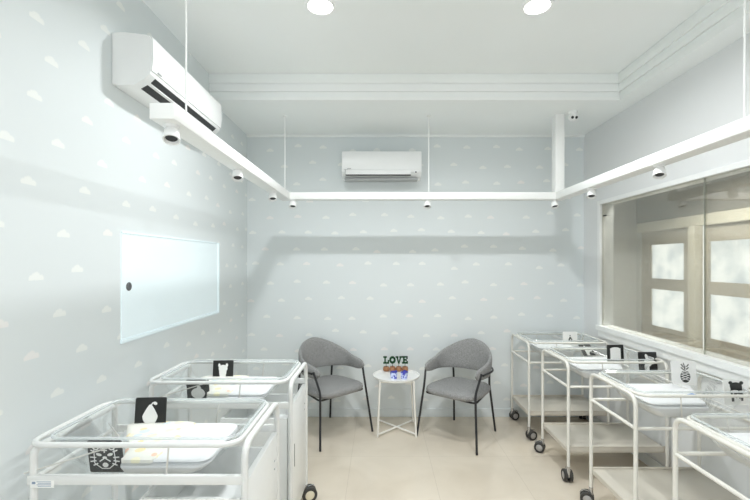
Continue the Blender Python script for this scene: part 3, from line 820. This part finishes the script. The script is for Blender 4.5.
# ------------------------------------------------------------------ armchairs
def chair(label, loc, rz):
    t = thing('armchair', label, 'chair', loc, rz, 'grey armchairs by the back wall')
    # seat cushion, front = -y
    def seat_ring(f, z):
        pts = []
        for k in range(48):
            a = 2 * PI * k / 48; c, s = math.cos(a), math.sin(a)
            e = .55
            x = abs(c) ** e * (1 if c > 0 else -1); y = abs(s) ** e * (1 if s > 0 else -1)
            w = .256 - .035 * (y + 1) / 2
            pts.append((x * w * f, (y * .245) * f - .025, z - .043))
        return pts
    bm = BM(); rg = []
    for f, z in ((.55, .418), (.88, .420), (.965, .430), (1, .448), (.985, .466), (.93, .478), (.80, .486), (.55, .491), (.25, .493)): rg.append(seat_ring(f, z))
    loft(bm, rg); seat = obj('seat', bm, M['fabric'], t)
    # wraparound backrest
    bm = BM(); rg = []; NS = 40; A = R_(124)
    def plan(th, off):
        a_, b_ = .243 + off, .222 + off
        x = a_ * math.sin(th); y = b_ * math.cos(th)
        if abs(th) > PI / 2:
            y = -(abs(th) - PI / 2) * .33; x = (a_ - .010 * (abs(th) - PI / 2)) * (1 if th > 0 else -1)
        return x, y
    for i in range(NS + 1):
        th = -A + 2 * A * i / NS; q = abs(th) / A
        ztop = .800 - .170 * (1 - math.cos(PI * q ** .85)) / 2
        zbot = .528 + .012 * q
        e = max(0, (q - .86) / .14); cap = math.sqrt(max(.02, 1 - e * e))
        zm = (ztop + zbot) / 2; hh = (ztop - zbot) / 2 * (cap if e > 0 else 1)
        thick = .021 * (cap if e > 0 else 1)
        ring_ = []
        for k in range(20):
            a = 2 * PI * k / 20; c, s = math.cos(a), math.sin(a)
            u = abs(c) ** .8 * (1 if c > 0 else -1) * thick
            v = abs(s) ** .6 * (1 if s > 0 else -1)
            lean = (.030 * v + .012) * math.cos(min(abs(th), PI / 2))
            x, y = plan(th, u + lean * .6)
            y += lean * .4
            ring_.append((x, y - .015, zm + hh * v))
        rg.append(ring_)
    loft(bm, rg); obj('backrest', bm, M['fabric'], t)
    r = .0095
    legs = [[(-.28, -.272, 0), (-.240, -.215, .44), (-.262, -.150, .60)], [(.28, -.272, 0), (.240, -.215, .44), (.262, -.150, .60)],
            [(-.205, .25, 0), (-.175, .19, .43), (-.18, .185, .56)], [(.205, .25, 0), (.175, .19, .43), (.18, .185, .56)]]
    for L_ in legs:
        bm = BM(); tube(bm, fillet([(p[0], p[1], max(p[2], .002)) for p in L_], .03, 4), r, seg=10); obj('leg', bm, M['blackmetal'], t)
    # steel band hugging the outside of the shell, carried by the legs
    bm = BM(); pts = []
    for i in range(31):
        th = R_(-112) + R_(224) * i / 30
        x, y = plan(th, .030 + .006 * math.cos(min(abs(th), PI / 2))); pts.append((x, y - .012, .585))
    tube(bm, pts, .008, seg=8); obj('back_frame', bm, M['blackmetal'], t)
    bm = BM(); tube(bm, fillet([(-.238, -.205, .372), (.238, -.205, .372), (.175, .19, .372), (-.175, .19, .372)], .04, 4, True), .008, closed=True, seg=8); obj('seat_frame', bm, M['blackmetal'], t)
    return t
chair('grey fabric armchair with black legs, left of the round white table', (-.457, 3.65, 0), R_(43.5))
chair('grey fabric armchair with black legs, right of the round white table', (.705, 3.585, 0), R_(-39))

# ------------------------------------------------------------------ side table
TC = (.145, 3.69); TH = .482
tb = thing('side_table', 'small round white side table with crossed lower bars between the chairs', 'table', (TC[0], TC[1], 0))
bm = BM(); lathe(bm, [(0, TH - .008), (.200, TH - .008), (.205, TH - .006), (.210, TH + .012), (.2065, TH + .012), (.202, TH), (0, TH)], 56); obj('tabletop', bm, M['table'], tb)
h = .165
for sx, sy in ((-1, -1), (1, -1), (1, 1), (-1, 1)):
    bm = BM(); tube(bm, [(sx * h, sy * h, .002), (sx * (h - .02), sy * (h - .02), TH - .008)], .0085, seg=10); obj('leg', bm, M['tableleg'], tb)
bm = BM(); z = .022
tube(bm, [(-h, -h, z), (h, h, z)], .0075, seg=8); tube(bm, [(h, -h, z + .004), (-h, h, z + .004)], .0075, seg=8); obj('crossed_stretcher', bm, M['tableleg'], tb)
bm = BM(); q = h - .025
tube(bm, fillet([(-q, -q, TH - .02), (q, -q, TH - .02), (q, q, TH - .02), (-q, q, TH - .02)], .03, 3, True), .006, closed=True, seg=8); obj('top_frame', bm, M['tableleg'], tb)

# LOVE letters on sticks in small pots
glyph = {
 'L': [rc(-.62, -1, -.12, 1), rc(-.95, .62, .2, 1), rc(-.95, -1, .9, -.6), rc(.5, -.7, .95, -.05)],
 'O': None,
 'V': [[(-.85, 1), (-.30, 1), (.18, -1), (-.22, -1)], [(.85, 1), (.42, 1), (-.12, -1), (.2, -1)], rc(-1.05, .65, -.1, 1), rc(.18, .65, 1.05, 1)],
 'E': [rc(-.62, -1, -.10, 1), rc(-.95, .62, .85, 1), rc(-.95, -1, .9, -.6), rc(-.2, -.18, .5, .2), rc(.48, .3, .85, 1), rc(.5, -1, .92, -.35), rc(.3, -.32, .55, .34)]}
def letter_pot(ch, i, label):
    t = thing('letter_pot', label, 'plant pot', (.058 + i * .0585, 3.842 + (i % 2) * .004, TH + .0005), 0, 'small pots spelling LOVE')
    bm = BM(); lathe(bm, [(0, 0), (.020, 0), (.028, .008), (.0295, .024), (.026, .038), (.023, .042), (.020, .039), (0, .037)], 24); obj('pot', bm, M['clay'], t)
    bm = BM(); tube(bm, [(0, 0, .035), (0, 0, .075)], .0025, seg=6); obj('stick', bm, M['blackmetal'], t)
    bm = BM(); hh, ww = .034, .029; cz = .104
    P = glyph[ch]
    if P is None:
        n = 32; A = ell(0, 0, ww * 1.03, hh, n); B = ell(0, 0, ww * .42, hh * .45, n)
        for k in range(n):
            k2 = (k + 1) % n
            loft(bm, [[(x, -.009, cz + y) for x, y in (A[k], A[k2], B[k2], B[k])], [(x, .009, cz + y) for x, y in (A[k], A[k2], B[k2], B[k])]], cap0=True, cap1=True)
        bmesh.ops.remove_doubles(bm, verts=bm.verts, dist=1e-5)
    else:
        for k, p in enumerate(P):
            extrude_poly(bm, [(x * ww, y * hh) for x, y in p], (0, -.009 - k * .0001, cz), (1, 0, 0), (0, 0, 1), (0, 1, 0), .018)
    obj('letter', bm, M['green'], t, False)
for i, (ch, lb) in enumerate((('L', 'small brown pot holding a green letter L'), ('O', 'small brown pot holding a green letter O'), ('V', 'small brown pot holding a green letter V'), ('E', 'small brown pot holding a green letter E'))):
    letter_pot(ch, i, lb)
for i, lb in enumerate(('blue and white patterned cup of blue petals, left of the pair on the table', 'blue and white patterned cup of blue petals, right of the pair on the table')):
    t = thing('patterned_cup', lb, 'cup', (.121 + i * .090, 3.60 - .004 * i, TH + .0005), i * 1.1, 'blue cups on the side table')
    bm = BM(); lathe(bm, [(0, 0), (.026, 0), (.027, .004), (.033, .056), (.031, .056), (.028, .046), (0, .046)], 28); obj('cup_body', bm, M['cup'], t)
    bm = BM()
    for k in range(11):
        a = k * 2.4; rr = .005 + .0019 * k
        bmesh.ops.create_icosphere(bm, subdivisions=2, radius=.011, matrix=Matrix.Translation((rr * math.cos(a), rr * math.sin(a), .052 + .004 * (k % 3))))
    obj('petals', bm, M['bluetop'], t)

# ------------------------------------------------------------------ camera, world, view
cd = bpy.data.cameras.new('camera'); cam = bpy.data.objects.new('camera', cd); COL.objects.link(cam)
cam.location = (0, 0, 1.5); cam.rotation_euler = (PI / 2, 0, 0)
cd.sensor_width = 36; cd.lens = 412 / 750 * 36
cd.shift_x = -5 / 750; cd.shift_y = 12 / 750
cd.clip_start = .05
S.camera = cam
w = bpy.data.worlds.new('world'); S.world = w; w.use_nodes = True
w.node_tree.nodes['Background'].inputs[0].default_value = (.9, .95, 1, 1); w.node_tree.nodes['Background'].inputs[1].default_value = 1.2
S.view_settings.view_transform = 'Standard'; S.view_settings.look = 'None'; S.view_settings.gamma = 1
S.view_settings.use_curve_mapping = False; S.view_settings.exposure = .88
S.cycles.max_bounces = 14; S.cycles.diffuse_bounces = 8; S.cycles.transparent_max_bounces = 24
S.cycles.caustics_reflective = False; S.cycles.caustics_refractive = False
S.cycles.sample_clamp_indirect = 4
